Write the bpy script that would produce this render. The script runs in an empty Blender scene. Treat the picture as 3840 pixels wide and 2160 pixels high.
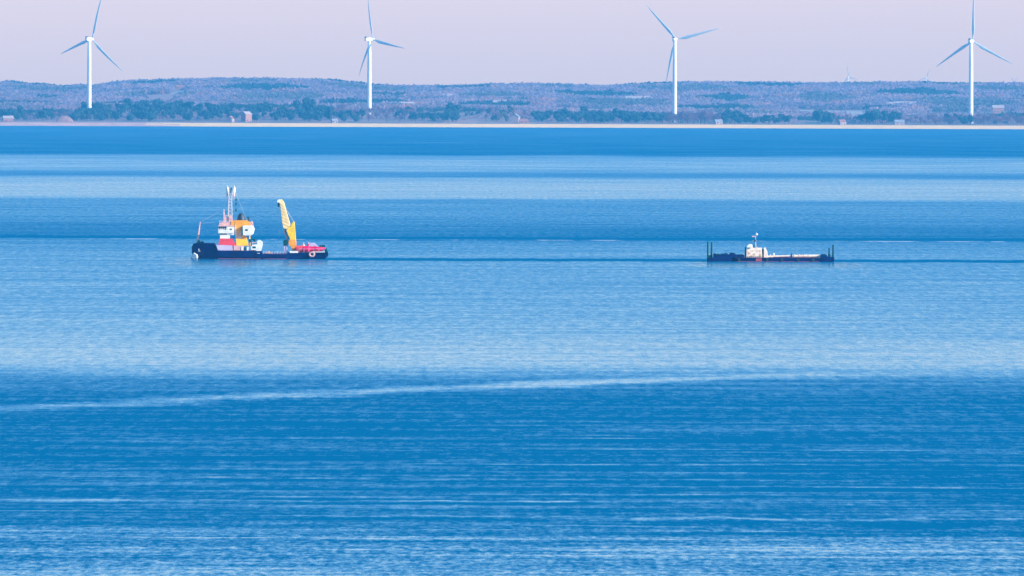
import bpy, bmesh, math, random
import numpy as np
from mathutils import Vector, Matrix
random.seed(7); rng = np.random.default_rng(7)
SC = bpy.context.scene
C = SC.collection
R = math.radians

# ------------------------------------------------------------------ camera
F = 42667.0; H = 50.4; YH = 340.0; ROLL = 0.0034     # a 400 mm lens on a 36 mm sensor (3840 px wide)
cd = bpy.data.cameras.new('camera'); cam = bpy.data.objects.new('camera', cd); C.objects.link(cam)
cd.sensor_width = 36; cd.lens = 400; cd.clip_start = 5; cd.clip_end = 120000
cam.location = (0, 0, H)
pitch = math.atan((1080 - YH) / F)
cam.matrix_world = Matrix.Translation((0, 0, H)) @ Matrix.Rotation(R(90) - pitch, 4, 'X') @ Matrix.Rotation(ROLL, 4, 'Z')
SC.camera = cam

# ------------------------------------------------------------------ light
SUN_AZ, SUN_EL = 114.0, 24.0        # azimuth clockwise from the view direction (+Y)
w = bpy.data.worlds.new('World'); SC.world = w; w.use_nodes = True
nt = w.node_tree; nt.nodes.clear()
out = nt.nodes.new('ShaderNodeOutputWorld'); bg = nt.nodes.new('ShaderNodeBackground')
sky = nt.nodes.new('ShaderNodeTexSky'); sky.sky_type = 'NISHITA'; sky.sun_disc = False
sky.sun_elevation = R(SUN_EL); sky.sun_rotation = R(SUN_AZ); sky.air_density = 1.6; sky.dust_density = 1.2; sky.ozone_density = 2.5
# evening air: rosy low on the horizon, deep blue above
tc = nt.nodes.new('ShaderNodeTexCoord'); sx = nt.nodes.new('ShaderNodeSeparateXYZ')
rp = nt.nodes.new('ShaderNodeValToRGB'); mx = nt.nodes.new('ShaderNodeMix'); mx.data_type = 'RGBA'; mx.blend_type = 'MULTIPLY'
mx.inputs[0].default_value = 1
nt.links.new(tc.outputs['Generated'], sx.inputs[0]); nt.links.new(sx.outputs['Z'], rp.inputs[0])
SKYTINT = [(0.0, (3.35, 2.25, 1.6)), (0.009, (3.2, 2.2, 1.65)), (0.03, (1.35, 1.3, 1.85)), (0.07, (0.5, 0.8, 1.3)), (0.2, (0.18, 0.6, 1.05)), (1.0, (0.2, 0.6, 1.0))]
TS = 3.4
while len(rp.color_ramp.elements) < len(SKYTINT): rp.color_ramp.elements.new(0.5)
for e, (p, c) in zip(rp.color_ramp.elements, SKYTINT): e.position = p; e.color = (*[q / TS for q in c], 1)
mul = nt.nodes.new('ShaderNodeVectorMath'); mul.operation = 'SCALE'; mul.inputs[3].default_value = TS
nt.links.new(sky.outputs[0], mx.inputs[6]); nt.links.new(rp.outputs[0], mx.inputs[7])
nt.links.new(mx.outputs[2], mul.inputs[0]); nt.links.new(mul.outputs[0], bg.inputs[0]); bg.inputs[1].default_value = 0.15
nt.links.new(bg.outputs[0], out.inputs[0])

sd = bpy.data.lights.new('sun', 'SUN'); sun = bpy.data.objects.new('sun', sd); C.objects.link(sun)
sd.energy = 4.9; sd.angle = R(0.5); sd.color = (1.0, 0.86, 0.72)
sdir = Vector((math.sin(R(SUN_AZ)) * math.cos(R(SUN_EL)), math.cos(R(SUN_AZ)) * math.cos(R(SUN_EL)), math.sin(R(SUN_EL))))
sun.rotation_euler = sdir.to_track_quat('Z', 'Y').to_euler()
SC.view_settings.view_transform = 'Standard'; SC.view_settings.look = 'None'
SC.view_settings.gamma = 1; SC.view_settings.use_curve_mapping = False
SC.view_settings.exposure = 0.85
HAZE_DENSITY = 3.8e-5; HAZE_COLOR = (0.06, 0.46, 0.92)

# ------------------------------------------------------------------ helpers
def ground_at(px, py, z=0.0):
    """x and distance of the point of height z seen at photo pixel px, py"""
    dx, dy = px - 1920, py - 1080
    ux, uy = dx + dy * ROLL, dy - dx * ROLL
    D = (H - z) * F / (uy + 1080 - YH)
    return ux * D / F, D
def x_at(px, D): return (px - 1920) * D / F
def z_at(px, py, D): return H - (py - (px - 1920) * ROLL - YH) * D / F

def mat(name, col, rough=0.6, var=0.15, scale=1.0, metal=0.0, col2=None, spec=0.5):
    m = bpy.data.materials.new(name); m.use_nodes = True; n = m.node_tree
    b = n.nodes['Principled BSDF']; b.inputs['Roughness'].default_value = rough; b.inputs['Metallic'].default_value = metal
    b.inputs['Specular IOR Level'].default_value = spec
    tc = n.nodes.new('ShaderNodeTexCoord'); no = n.nodes.new('ShaderNodeTexNoise'); no.inputs['Scale'].default_value = scale
    no.inputs['Detail'].default_value = 5; no.inputs['Roughness'].default_value = 0.65
    cr = n.nodes.new('ShaderNodeValToRGB')
    c2 = col2 if col2 else tuple(c * (1 - 2 * var) for c in col)
    cr.color_ramp.elements[0].position = 0.35; cr.color_ramp.elements[0].color = (*c2, 1)
    cr.color_ramp.elements[1].position = 0.62; cr.color_ramp.elements[1].color = (*[min(1, c * (1 + var * .4)) for c in col], 1)
    n.links.new(tc.outputs['Object'], no.inputs[0]); n.links.new(no.outputs[0], cr.inputs[0]); n.links.new(cr.outputs[0], b.inputs['Base Color'])
    return m

class MB:
    """collects shapes and links them as one mesh object"""
    def __init__(s): s.v = []; s.f = []
    def add(s, vs, fs):
        o = len(s.v); s.v += [tuple(p) for p in vs]; s.f += [tuple(i + o for i in f) for f in fs]; return s
    def box(s, x0, x1, y0, y1, z0, z1):
        vs = [(x, y, z) for z in (z0, z1) for y in (y0, y1) for x in (x0, x1)]
        return s.add(vs, [(0, 2, 3, 1), (4, 5, 7, 6), (0, 1, 5, 4), (2, 6, 7, 3), (0, 4, 6, 2), (1, 3, 7, 5)])
    def prism(s, poly, y0, y1):
        """polygon in x, z given counter-clockwise seen from -y"""
        n = len(poly)
        a = sum(poly[i][0] * poly[(i + 1) % n][1] - poly[(i + 1) % n][0] * poly[i][1] for i in range(n))
        if a < 0: poly = poly[::-1]
        vs = [(x, y0, z) for x, z in poly] + [(x, y1, z) for x, z in poly]
        fs = [tuple(range(n)), tuple(range(2 * n - 1, n - 1, -1))] + [(i, i + n, (i + 1) % n + n, (i + 1) % n) for i in range(n)]
        return s.add(vs, fs)
    def tube(s, p0, p1, r0, r1=None, n=8):
        r1 = r0 if r1 is None else r1
        p0, p1 = Vector(p0), Vector(p1); d = (p1 - p0).normalized()
        a = d.orthogonal().normalized(); b = d.cross(a)
        vs = [p + (a * math.cos(2 * math.pi * k / n) + b * math.sin(2 * math.pi * k / n)) * r for p, r in ((p0, r0), (p1, r1)) for k in range(n)]
        return s.add(vs, [(k, (k + 1) % n, (k + 1) % n + n, k + n) for k in range(n)] + [tuple(range(n - 1, -1, -1)), tuple(range(n, 2 * n))])
    def lathe(s, prof, c=(0, 0, 0), n=16, axis='Z'):
        vs = []
        for r, h in prof:
            for k in range(n):
                a = 2 * math.pi * k / n; u, v = r * math.cos(a), r * math.sin(a)
                p = {'Z': (u, v, h), 'Y': (u, h, -v), 'X': (h, u, v)}[axis]
                vs.append((p[0] + c[0], p[1] + c[1], p[2] + c[2]))
        m = len(prof); fs = [tuple(range(n - 1, -1, -1)), tuple(range((m - 1) * n, m * n))]
        for j in range(m - 1): fs += [(j * n + k, j * n + (k + 1) % n, (j + 1) * n + (k + 1) % n, (j + 1) * n + k) for k in range(n)]
        return s.add(vs, fs)
    def loft(s, secs):
        """rings of equal length, closed, capped"""
        n = len(secs[0]); vs = [p for r in secs for p in r]
        fs = [tuple(range(n - 1, -1, -1)), tuple(range((len(secs) - 1) * n, len(secs) * n))]
        for j in range(len(secs) - 1): fs += [(j * n + k, j * n + (k + 1) % n, (j + 1) * n + (k + 1) % n, (j + 1) * n + k) for k in range(n)]
        return s.add(vs, fs)
    def build(s, name, m, parent=None, bevel=0, smooth=False):
        me = bpy.data.meshes.new(name); me.from_pydata(s.v, [], s.f)
        bm = bmesh.new(); bm.from_mesh(me); bmesh.ops.recalc_face_normals(bm, faces=bm.faces)
        if bevel: bmesh.ops.bevel(bm, geom=bm.edges[:], offset=bevel, segments=1, affect='EDGES', clamp_overlap=True)
        bm.to_mesh(me); bm.free()
        if smooth:
            for p in me.polygons: p.use_smooth = True
        me.materials.append(m); o = bpy.data.objects.new(name, me); C.objects.link(o)
        if parent: o.parent = parent
        return o

def thing(name, label, cat, loc=(0, 0, 0), rz=0, group=None):
    o = bpy.data.objects.new(name, None); C.objects.link(o); o.location = loc; o.rotation_euler = (0, 0, rz)
    o.empty_display_size = 1; return tag(o, label, cat, group)
def tag(o, label, cat, group=None):
    o['label'] = label; o['category'] = cat
    if group: o['group'] = group
    return o
def copy_tree(o, parent=None):
    kids = list(o.children); c = o.copy(); C.objects.link(c); c.parent = parent
    for k in kids: copy_tree(k, c)
    return c

# ------------------------------------------------------------------ sea
def sea_material():
    m = bpy.data.materials.new('sea_water'); m.use_nodes = True; n = m.node_tree; n.nodes.clear(); L = n.links.new
    def N(t, **k):
        o = n.nodes.new(t)
        for a, b in k.items(): setattr(o, a, b)
        return o
    def M(op, a, b=None, c=None, clamp=False):
        o = N('ShaderNodeMath', operation=op, use_clamp=clamp)
        for i, v in enumerate((a, b, c)):
            if v is None: continue
            if isinstance(v, (int, float)): o.inputs[i].default_value = v
            else: L(v, o.inputs[i])
        return o.outputs[0]
    geo = N('ShaderNodeNewGeometry'); sp = N('ShaderNodeSeparateXYZ'); L(geo.outputs['Position'], sp.inputs[0])
    X, Y = sp.outputs[0], sp.outputs[1]
    def noise(sx_, sy_, detail=4, rough=0.6, off=0.0):
        cb = N('ShaderNodeCombineXYZ'); L(M('MULTIPLY', X, sx_), cb.inputs[0]); L(M('MULTIPLY', Y, sy_), cb.inputs[1]); cb.inputs[2].default_value = off
        t = N('ShaderNodeTexNoise'); t.inputs['Scale'].default_value = 1; t.inputs['Detail'].default_value = detail; t.inputs['Roughness'].default_value = rough
        L(cb.outputs[0], t.inputs['Vector']); return M('SUBTRACT', t.outputs[0], 0.5)
    def smooth(v, a, b, o0=0.0, o1=1.0):
        r = N('ShaderNodeMapRange', interpolation_type='SMOOTHSTEP'); L(v, r.inputs[0])
        for i, q in enumerate((a, b, o0, o1)): r.inputs[i + 1].default_value = q
        return r.outputs[0]
    # belts of wind-ruffled and calm water lie across the bay at set distances from the shore
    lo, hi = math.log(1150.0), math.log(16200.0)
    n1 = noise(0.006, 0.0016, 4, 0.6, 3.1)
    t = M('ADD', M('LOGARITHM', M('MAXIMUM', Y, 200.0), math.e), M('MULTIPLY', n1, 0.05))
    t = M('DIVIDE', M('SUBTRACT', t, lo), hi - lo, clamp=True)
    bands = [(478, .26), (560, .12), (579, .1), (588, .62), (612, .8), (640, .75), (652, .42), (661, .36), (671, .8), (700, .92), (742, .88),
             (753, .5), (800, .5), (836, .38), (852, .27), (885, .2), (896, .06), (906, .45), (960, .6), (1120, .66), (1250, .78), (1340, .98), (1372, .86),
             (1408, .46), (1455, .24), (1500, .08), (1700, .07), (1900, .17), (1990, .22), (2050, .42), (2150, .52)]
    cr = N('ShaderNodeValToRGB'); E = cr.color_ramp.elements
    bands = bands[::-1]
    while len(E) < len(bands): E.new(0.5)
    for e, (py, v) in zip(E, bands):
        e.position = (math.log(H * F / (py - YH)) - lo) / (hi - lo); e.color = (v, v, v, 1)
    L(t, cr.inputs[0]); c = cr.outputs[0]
    # streaks of ripples
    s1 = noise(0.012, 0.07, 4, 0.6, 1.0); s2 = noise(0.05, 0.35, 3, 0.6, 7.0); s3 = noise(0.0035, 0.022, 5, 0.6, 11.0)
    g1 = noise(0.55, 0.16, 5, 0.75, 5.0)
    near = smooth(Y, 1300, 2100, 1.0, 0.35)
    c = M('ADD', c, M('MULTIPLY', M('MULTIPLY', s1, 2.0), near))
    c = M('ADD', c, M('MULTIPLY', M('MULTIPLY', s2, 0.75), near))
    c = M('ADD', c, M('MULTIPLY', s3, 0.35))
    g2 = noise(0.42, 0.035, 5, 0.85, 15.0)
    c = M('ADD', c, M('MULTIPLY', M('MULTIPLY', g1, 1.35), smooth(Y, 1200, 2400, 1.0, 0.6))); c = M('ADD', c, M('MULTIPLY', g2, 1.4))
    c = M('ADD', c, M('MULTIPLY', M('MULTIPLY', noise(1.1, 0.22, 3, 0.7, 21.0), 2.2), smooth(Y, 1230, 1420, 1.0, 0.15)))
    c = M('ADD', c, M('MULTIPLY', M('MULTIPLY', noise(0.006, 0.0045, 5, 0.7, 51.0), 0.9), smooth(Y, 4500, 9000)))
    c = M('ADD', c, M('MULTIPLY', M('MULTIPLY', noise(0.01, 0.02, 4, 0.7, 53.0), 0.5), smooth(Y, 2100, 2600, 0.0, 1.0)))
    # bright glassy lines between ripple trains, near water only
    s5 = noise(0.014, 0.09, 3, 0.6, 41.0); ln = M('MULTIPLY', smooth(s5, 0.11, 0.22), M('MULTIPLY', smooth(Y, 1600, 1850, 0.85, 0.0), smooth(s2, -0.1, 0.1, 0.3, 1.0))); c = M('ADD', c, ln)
    # light crests and darker backs of long swells, painted as lines on flat water
    for py, x0, x1, hw, k in ((1797, -40, 30, 4.5, .6), (1881, -60, 12, 4.0, .75), (1712, -60, -12, 7.0, .3), (1684, 8, 62, 3.5, .5), (1741, -14, 50, 4.0, .5), (1822, 2, 60, 3.5, .5), (1852, -8, 30, 4.5, .5),
                              (1945, 8, 60, 8.0, .75), (1938, -30, 8, 4.0, .4), (1596, -18, 12, 4.0, .35), (1634, -6, 20, 3.0, .35), (2022, -20, 30, 4.0, .5), (2062, -60, 60, 5.0, .35), (1583, 20, 45, 4.0, .35), (1990, 12, 40, 4.0, .4)):
        y0 = H * F / (py - YH); q = M('ADD', M('SUBTRACT', Y, y0), M('MULTIPLY', noise(0.07, 0.02, 4, 0.6, py * .37), hw * 4.0))
        ends = M('MULTIPLY', smooth(X, x0 - 8, x0 + 8), smooth(X, x1 - 8, x1 + 8, 1.0, 0.0))
        brk = M('MULTIPLY', ends, smooth(noise(0.12, 0.05, 3, 0.6, py * .11), -0.12, 0.08, 0.25, 1.0))
        c = M('ADD', c, M('MULTIPLY', M('MULTIPLY', smooth(M('ABSOLUTE', q), 0, hw, k, 0.0), brk), 1.0))
        c = M('SUBTRACT', c, M('MULTIPLY', smooth(M('ABSOLUTE', M('ADD', q, hw * 2.2)), 0, hw * 1.4, .3, 0.0), ends))
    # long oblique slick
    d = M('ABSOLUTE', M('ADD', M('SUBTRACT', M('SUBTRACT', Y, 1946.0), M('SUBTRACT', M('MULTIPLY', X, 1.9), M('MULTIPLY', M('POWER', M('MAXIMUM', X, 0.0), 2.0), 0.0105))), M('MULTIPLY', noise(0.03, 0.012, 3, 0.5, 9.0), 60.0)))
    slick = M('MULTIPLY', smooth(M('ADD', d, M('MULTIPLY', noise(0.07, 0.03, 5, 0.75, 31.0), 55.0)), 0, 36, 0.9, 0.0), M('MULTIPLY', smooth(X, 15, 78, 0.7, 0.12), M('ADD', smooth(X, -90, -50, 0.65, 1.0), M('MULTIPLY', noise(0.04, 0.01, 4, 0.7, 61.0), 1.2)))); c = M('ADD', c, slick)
    # the wake line that runs off to the right behind both vessels
    wk = M('ABSOLUTE', M('ADD', M('SUBTRACT', Y, 3392.0), M('MULTIPLY', noise(0.05, 0.0, 5, 0.7, 2.0), 75.0)))
    wake = M('MULTIPLY', smooth(wk, 6, 40, 0.85, 0.0), smooth(X, -70, -50)); c = M('SUBTRACT', c, wake)
    w2 = M('ABSOLUTE', M('ADD', M('SUBTRACT', Y, 3885.0), M('MULTIPLY', noise(0.04, 0.0, 5, 0.7, 12.0), 70.0))); c = M('SUBTRACT', c, smooth(w2, 8, 42, 0.6, 0.0))
    c = M('MINIMUM', M('MAXIMUM', c, 0.0), 1.15)
    # foam line
    fy = M('ABSOLUTE', M('ADD', M('SUBTRACT', Y, 3838.0), M('MULTIPLY', noise(0.02, 0.0, 2, 0.5, 4.0), 20.0)))
    foam = M('MULTIPLY', smooth(fy, 2, 12, 1.0, 0.0), smooth(noise(0.055, 0.004, 5, 0.7, 6.0), 0.0, 0.12), clamp=True)
    # surface
    bump = N('ShaderNodeBump'); bump.inputs['Strength'].default_value = 0.6; bump.inputs['Distance'].default_value = 0.12
    L(M('ADD', noise(0.8, 0.5, 6, 0.7, 0.3), M('MULTIPLY', noise(0.15, 0.12, 3, 0.6, 8.3), 2.0)), bump.inputs['Height'])
    dif = N('ShaderNodeBsdfDiffuse'); dif.inputs[0].default_value = (0.0, 0.122, 0.25, 1)
    gl = N('ShaderNodeBsdfGlossy'); gl.inputs[0].default_value = (0.78, 0.92, 1.0, 1); L(bump.outputs[0], gl.inputs['Normal'])
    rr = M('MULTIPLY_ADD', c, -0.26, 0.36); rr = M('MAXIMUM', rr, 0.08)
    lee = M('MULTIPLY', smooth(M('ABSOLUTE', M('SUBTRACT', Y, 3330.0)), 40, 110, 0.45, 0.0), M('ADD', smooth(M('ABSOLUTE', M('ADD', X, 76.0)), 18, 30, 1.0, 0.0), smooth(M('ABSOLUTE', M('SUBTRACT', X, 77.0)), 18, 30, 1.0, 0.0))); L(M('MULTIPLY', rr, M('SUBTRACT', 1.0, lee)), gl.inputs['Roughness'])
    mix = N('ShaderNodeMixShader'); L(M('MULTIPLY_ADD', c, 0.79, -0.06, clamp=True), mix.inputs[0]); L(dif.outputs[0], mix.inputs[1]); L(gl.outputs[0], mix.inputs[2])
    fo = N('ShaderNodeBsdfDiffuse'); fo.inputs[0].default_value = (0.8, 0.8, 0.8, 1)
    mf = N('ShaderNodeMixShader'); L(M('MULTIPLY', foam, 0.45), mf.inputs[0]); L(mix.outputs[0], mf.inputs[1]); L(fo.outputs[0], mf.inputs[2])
    o = N('ShaderNodeOutputMaterial'); L(mf.outputs[0], o.inputs[0])
    return m
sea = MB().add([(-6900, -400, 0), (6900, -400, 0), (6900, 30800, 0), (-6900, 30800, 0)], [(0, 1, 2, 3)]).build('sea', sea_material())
sea['kind'] = 'structure'

# ------------------------------------------------------------------ land
SHORE = 15600.0
RIDGE = [(-900, 322), (-300, 316), (0, 311), (30, 308), (90, 316), (180, 321), (240, 328), (300, 321), (350, 326), (420, 312), (500, 306), (700, 300), (820, 298), (960, 298),
         (1100, 300), (1230, 302), (1300, 308), (1400, 322), (1500, 325), (1700, 325), (1850, 320), (2000, 318), (2100, 320), (2250, 326), (2350, 320),
         (2450, 314), (2700, 311), (2900, 313), (3100, 315), (3350, 312), (3480, 310), (3505, 315), (3840, 316), (4400, 318), (5200, 312)]
RD = 21000.0; CROWN = 8.0
RX = np.array([x_at(p, RD) for p, _ in RIDGE]); RZ = np.array([z_at(p, y, RD) - CROWN for p, y in RIDGE])
def wob(x, y):
    return (np.sin(x * .013 + y * .004) + np.sin(x * .031 - y * .009 + 1.3) * .6 + np.sin(x * .0061 + y * .0023 + 4) * 1.4) / 3
def shore_y(x): return SHORE + 18 * np.sin(x * .006 + .6) + 7 * np.sin(x * .021)
def land_z(x, y):
    x = np.asarray(x, float); y = np.asarray(y, float)
    t = y - shore_y(x)
    rz = np.interp(x * RD / np.maximum(y, 15000), RX, RZ)
    bank = np.where(t < 45, t * 0.105, 4.7 + (np.clip(t - 45, 0, 25)) * 0.05)
    pl = np.interp(x, [-900, -500, -200, 0, 120, 230, 600, 900], [10, 14, 16, 15, 9, 5, 4, 6])
    plain = 5.0 + pl * np.clip((t - 70) / 480, 0, 1)
    z = np.where(t < 70, bank, plain)
    s = np.clip((y - 16600) / (RD - 16600), 0, 1); s2 = s * s * (3 - 2 * s)
    z = z + (rz - 5 - pl) * s2 * (y > 16600) + wob(x, y) * 3.2 * np.clip((t - 100) / 1500, 0, 1) * (1 - s2 * .9)
    z = z - np.clip((y - RD) / 8000, 0, 1) * (rz + 15)
    return z
FIELDS = [  # photo pixel x range, distance range, kind 0 pale stubble 1 rosy ploughed 2 green
    (2980, 3260, 17700, 18150, 0), (3260, 3500, 17350, 17700, 2), (3480, 3800, 17500, 17900, 2), (2060, 2260, 17300, 17900, 1), (1560, 1700, 16500, 17000, 1),
    (1640, 1820, 15690, 15790, 1), (3180, 3330, 17000, 17500, 1), (540, 660, 18500, 19100, 1), (60, 160, 16900, 17200, 1), (1180, 1330, 17500, 17900, 2),
    (3000, 3120, 15720, 15950, 2), (2700, 2830, 17300, 17500, 1), (800, 900, 17200, 17700, 1), (2180, 2400, 15680, 15740, 1), (640, 700, 19300, 19700, 0), (-200, 260, 15680, 15730, 1)]
def field_at(x, y):
    px = x * F / y + 1920
    for a, b, d0, d1, k in FIELDS:
        d0 = d0 - 650 if d0 > 16800 else d0
        if a - 8 * math.sin(y * .02) < px < b + 8 * math.sin(y * .017) and d0 < y < d1: return k
    return None
M_sand = mat('beach_sand', (1.0, 0.62, 0.27), .9, .06, .05); M_beach_left = mat('beach_left_darker', (0.66, 0.38, 0.30), .95, .12, .05)  # second colour is for the darker left end of the beach
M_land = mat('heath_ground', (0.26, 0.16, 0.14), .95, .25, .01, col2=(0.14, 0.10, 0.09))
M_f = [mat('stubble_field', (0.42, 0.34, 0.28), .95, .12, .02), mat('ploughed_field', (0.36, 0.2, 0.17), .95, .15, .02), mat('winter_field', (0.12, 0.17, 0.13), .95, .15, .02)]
def land_mesh():
    xs = np.arange(-3600, 3601, 24.0)
    ts = np.concatenate([[-40, 0, 9, 18, 27, 36, 45, 55, 70], np.arange(95, 1000, 30), np.arange(1000, 6200, 70), np.arange(6200, 15001, 500)])
    Xg, Tg = np.meshgrid(xs, ts); sy = shore_y(Xg); fade = np.clip(1 - Tg / 3000, 0, 1)
    Yg = SHORE + Tg + (sy - SHORE) * fade; Zg = land_z(Xg, Yg); Zg[0] = -1.5; Zg[1] = 0.02
    nx, ny = len(xs), len(ts); idx = np.arange(nx * ny).reshape(ny, nx)
    V = np.stack([Xg, Yg, Zg], -1).reshape(-1, 3)
    Fc = np.stack([idx[:-1, :-1], idx[:-1, 1:], idx[1:, 1:], idx[1:, :-1]], -1).reshape(-1, 4)
    return V, Fc, nx, ny, ts
V, Fc, nx, ny, ts = land_mesh()
nb = 6   # rows up to t = 45 are beach
me = bpy.data.meshes.new('beach'); me.from_pydata(V.tolist(), [], Fc[:nb * (nx - 1)].tolist()); me.materials.append(M_sand); me.materials.append(M_beach_left)
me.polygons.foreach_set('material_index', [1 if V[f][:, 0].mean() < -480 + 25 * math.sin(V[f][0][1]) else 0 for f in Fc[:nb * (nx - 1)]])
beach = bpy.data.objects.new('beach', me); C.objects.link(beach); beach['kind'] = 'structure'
me = bpy.data.meshes.new('hills'); me.from_pydata(V.tolist(), [], Fc[nb * (nx - 1):].tolist())
for m_ in [M_land] + M_f: me.materials.append(m_)
mi = []
for f in Fc[nb * (nx - 1):]:
    c_ = V[f].mean(0); k = field_at(c_[0], c_[1]) if abs(c_[0]) < 1200 and c_[1] < 21500 else None
    mi.append(0 if k is None else k + 1)
me.polygons.foreach_set('material_index', mi); me.polygons.foreach_set('use_smooth', [True] * len(mi))
hills = bpy.data.objects.new('hills', me); C.objects.link(hills); hills['kind'] = 'structure'

# ---- far woods: thousands of crowns nobody could count
def leafy(m, f=.62):
    n = m.node_tree; b = n.nodes['Principled BSDF']; t = n.nodes.new('ShaderNodeBsdfTranslucent'); x = n.nodes.new('ShaderNodeMixShader'); x.inputs[0].default_value = f
    n.links.new(b.inputs['Base Color'].links[0].from_socket, t.inputs[0]); n.links.new(b.outputs[0], x.inputs[1]); n.links.new(t.outputs[0], x.inputs[2])
    n.links.new(x.outputs[0], n.nodes['Material Output'].inputs[0]); b.inputs['Specular IOR Level'].default_value = .1; return m
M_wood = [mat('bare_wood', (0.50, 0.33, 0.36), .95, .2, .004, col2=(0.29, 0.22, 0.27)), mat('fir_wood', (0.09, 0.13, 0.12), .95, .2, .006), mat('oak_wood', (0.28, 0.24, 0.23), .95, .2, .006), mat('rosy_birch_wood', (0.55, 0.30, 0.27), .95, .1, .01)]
for m_ in M_wood: leafy(m_)
ico = bmesh.new(); bmesh.ops.create_icosphere(ico, subdivisions=2, radius=1)
JV = np.array([v.co[:] for v in ico.verts]); JF = np.array([[v.index for v in f.verts] for f in ico.faces]); ico.free()
ico = bmesh.new(); bmesh.ops.create_icosphere(ico, subdivisions=1, radius=1)
IV = np.array([v.co[:] for v in ico.verts]); IF = np.array([[v.index for v in f.verts] for f in ico.faces]); ico.free()
def wood(n, x0, x1, d0, d1, name, label_kind, sizes, seed, edge=None):
    r = np.random.default_rng(seed); Vs, Fs, Ms = [], [], []; cnt = 0
    while cnt < n:
        d = d0 + (d1 - d0) * r.random() ** 1.0; x = (x0 + (x1 - x0) * r.random() - 1920) * d / F
        if field_at(x, d) is not None: continue
        patch = math.sin(x * .011 + d * .0031 + seed) + math.sin(x * .023 - d * .0017) * .8 + math.sin(d * .0043 + 1) * .6
        s = sizes[0] + (sizes[1] - sizes[0]) * r.random(); q = 34
        c = r.normal(size=(q, 3)); c /= np.linalg.norm(c, axis=1)[:, None]; c *= (r.random((q, 1)) ** .4)
        c = c * np.array([s * .62, s * .62, s * .42]) + np.array([x, d, float(land_z(x, d)) + s * .42])
        u = r.normal(size=(q, 3)); u /= np.linalg.norm(u, axis=1)[:, None]; w2 = np.cross(u, r.normal(size=(q, 3))); w2 /= np.linalg.norm(w2, axis=1)[:, None]
        h = s * .15 * (.6 + .8 * r.random((q, 1))); u = u * h; w2 = w2 * h * .8
        Vs.append(np.stack([c - u, c - w2, c + u, c + w2], 1).reshape(-1, 3))
        Fs.append(np.arange(q * 4).reshape(q, 4) + cnt * q * 4); Ms.append(np.full(q, 1 if patch > 1.15 else (2 if patch < -1.0 else (3 if math.sin(x * .037 + d * .0052 + 2 * seed) + math.sin(x * .0171 - d * .0093) > 1.45 else 0)))); cnt += 1
    Vs = np.concatenate(Vs); Fs = np.concatenate(Fs); Ms = np.concatenate(Ms)
    me = bpy.data.meshes.new(name); me.vertices.add(len(Vs)); me.vertices.foreach_set('co', Vs.ravel())
    me.loops.add(Fs.size); me.loops.foreach_set('vertex_index', Fs.ravel().astype(np.int32))
    me.polygons.add(len(Fs)); me.polygons.foreach_set('loop_start', np.arange(0, Fs.size, 4, dtype=np.int32))
    for m_ in M_wood: me.materials.append(m_)
    me.polygons.foreach_set('material_index', Ms.astype(np.int32)); me.update(); me.validate()
    o = bpy.data.objects.new(name, me); C.objects.link(o); o['kind'] = 'stuff'
    return tag(o, label_kind, 'woodland')
wood(24000, -300, 4140, 18000, 21300, 'woodland', 'hazy blue woods covering the long ridge against the sky', (9, 15), 3)
wood(8500, -300, 4140, 16300, 18000, 'woodland', 'patchy lilac brown woods on the lower slope behind the wind turbines', (8, 13), 5)
wood(1800, -300, 4140, 15760, 16300, 'thicket', 'low dark scrub growing along the shore just behind the beach', (4, 8), 9)

# ---- single trees along the shore
M_bark = mat('bark', (0.10, 0.075, 0.06), .95, .2, 1)
M_fir = mat('fir_foliage', (0.022, 0.055, 0.055), .9, .3, .3)
M_bare = leafy(mat('bare_twigs', (0.36, 0.17, 0.22), .95, .2, .3))
M_olive = mat('olive_foliage', (0.09, 0.085, 0.05), .95, .25, .3)
def tree_proto(name, label, group, h, wd, m, seed, twiggy=False):
    r = random.Random(seed); t = thing(name, label, 'tree', (0, 0, -500), 0, group)
    k = MB().tube((0, 0, -1), (0, 0, h * .35), h * .035, h * .022).tube((0, 0, h * .35), (r.uniform(-.3, .3), 0, h * .85), h * .022, h * .006)
    for i in range(7):
        a = r.uniform(0, 6.28); z0 = h * r.uniform(.25, .6); L_ = wd * r.uniform(.28, .48)
        k.tube((0, 0, z0), (math.cos(a) * L_, math.sin(a) * L_, z0 + h * r.uniform(.12, .3)), h * .012, h * .004, 5)
    k.build('trunk', M_bark, t)
    c = MB(); lumps = []
    for i in range(13):
        a = r.uniform(0, 6.28); q = r.uniform(0, .36) * wd; z = h * r.uniform(.34, .84); lumps.append((math.cos(a) * q, math.sin(a) * q, z, wd * r.uniform(.13, .24) * (1.25 - .5 * z / h)))
    for cx, cy, cz, s in lumps:
        vs = [(cx + p[0] * s * r.uniform(.65, 1.2), cy + p[1] * s * r.uniform(.65, 1.2), cz + p[2] * s * r.uniform(.6, 1.15)) for p in JV]
        if not twiggy: c.add(vs, [tuple(f) for f in JF])
    for i in range(420 if not twiggy else 620):       # loose leaf and twig clumps round the lumps
        cx, cy, cz, s = r.choice(lumps); d = Vector((r.gauss(0, 1), r.gauss(0, 1), r.gauss(0, 1))).normalized() * s * r.uniform(.8 if not twiggy else .2, 1.45)
        p = Vector((cx, cy, cz)) + d; q = .06 * wd * r.uniform(.5, 1.1)
        a = Vector((r.uniform(-1, 1), r.uniform(-1, 1), r.uniform(-1, 1))).normalized() * q; b = a.orthogonal().normalized() * q * (.7 if not twiggy else .3)
        c.add([p - a, p + b, p + a, p - b], [(0, 1, 2, 3)])
    me = bpy.data.meshes.new('crown'); me.from_pydata(c.v, [], c.f); me.materials.append(m)
    o = bpy.data.objects.new('crown', me); C.objects.link(o); o.parent = t
    return t
KINDS = []
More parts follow.
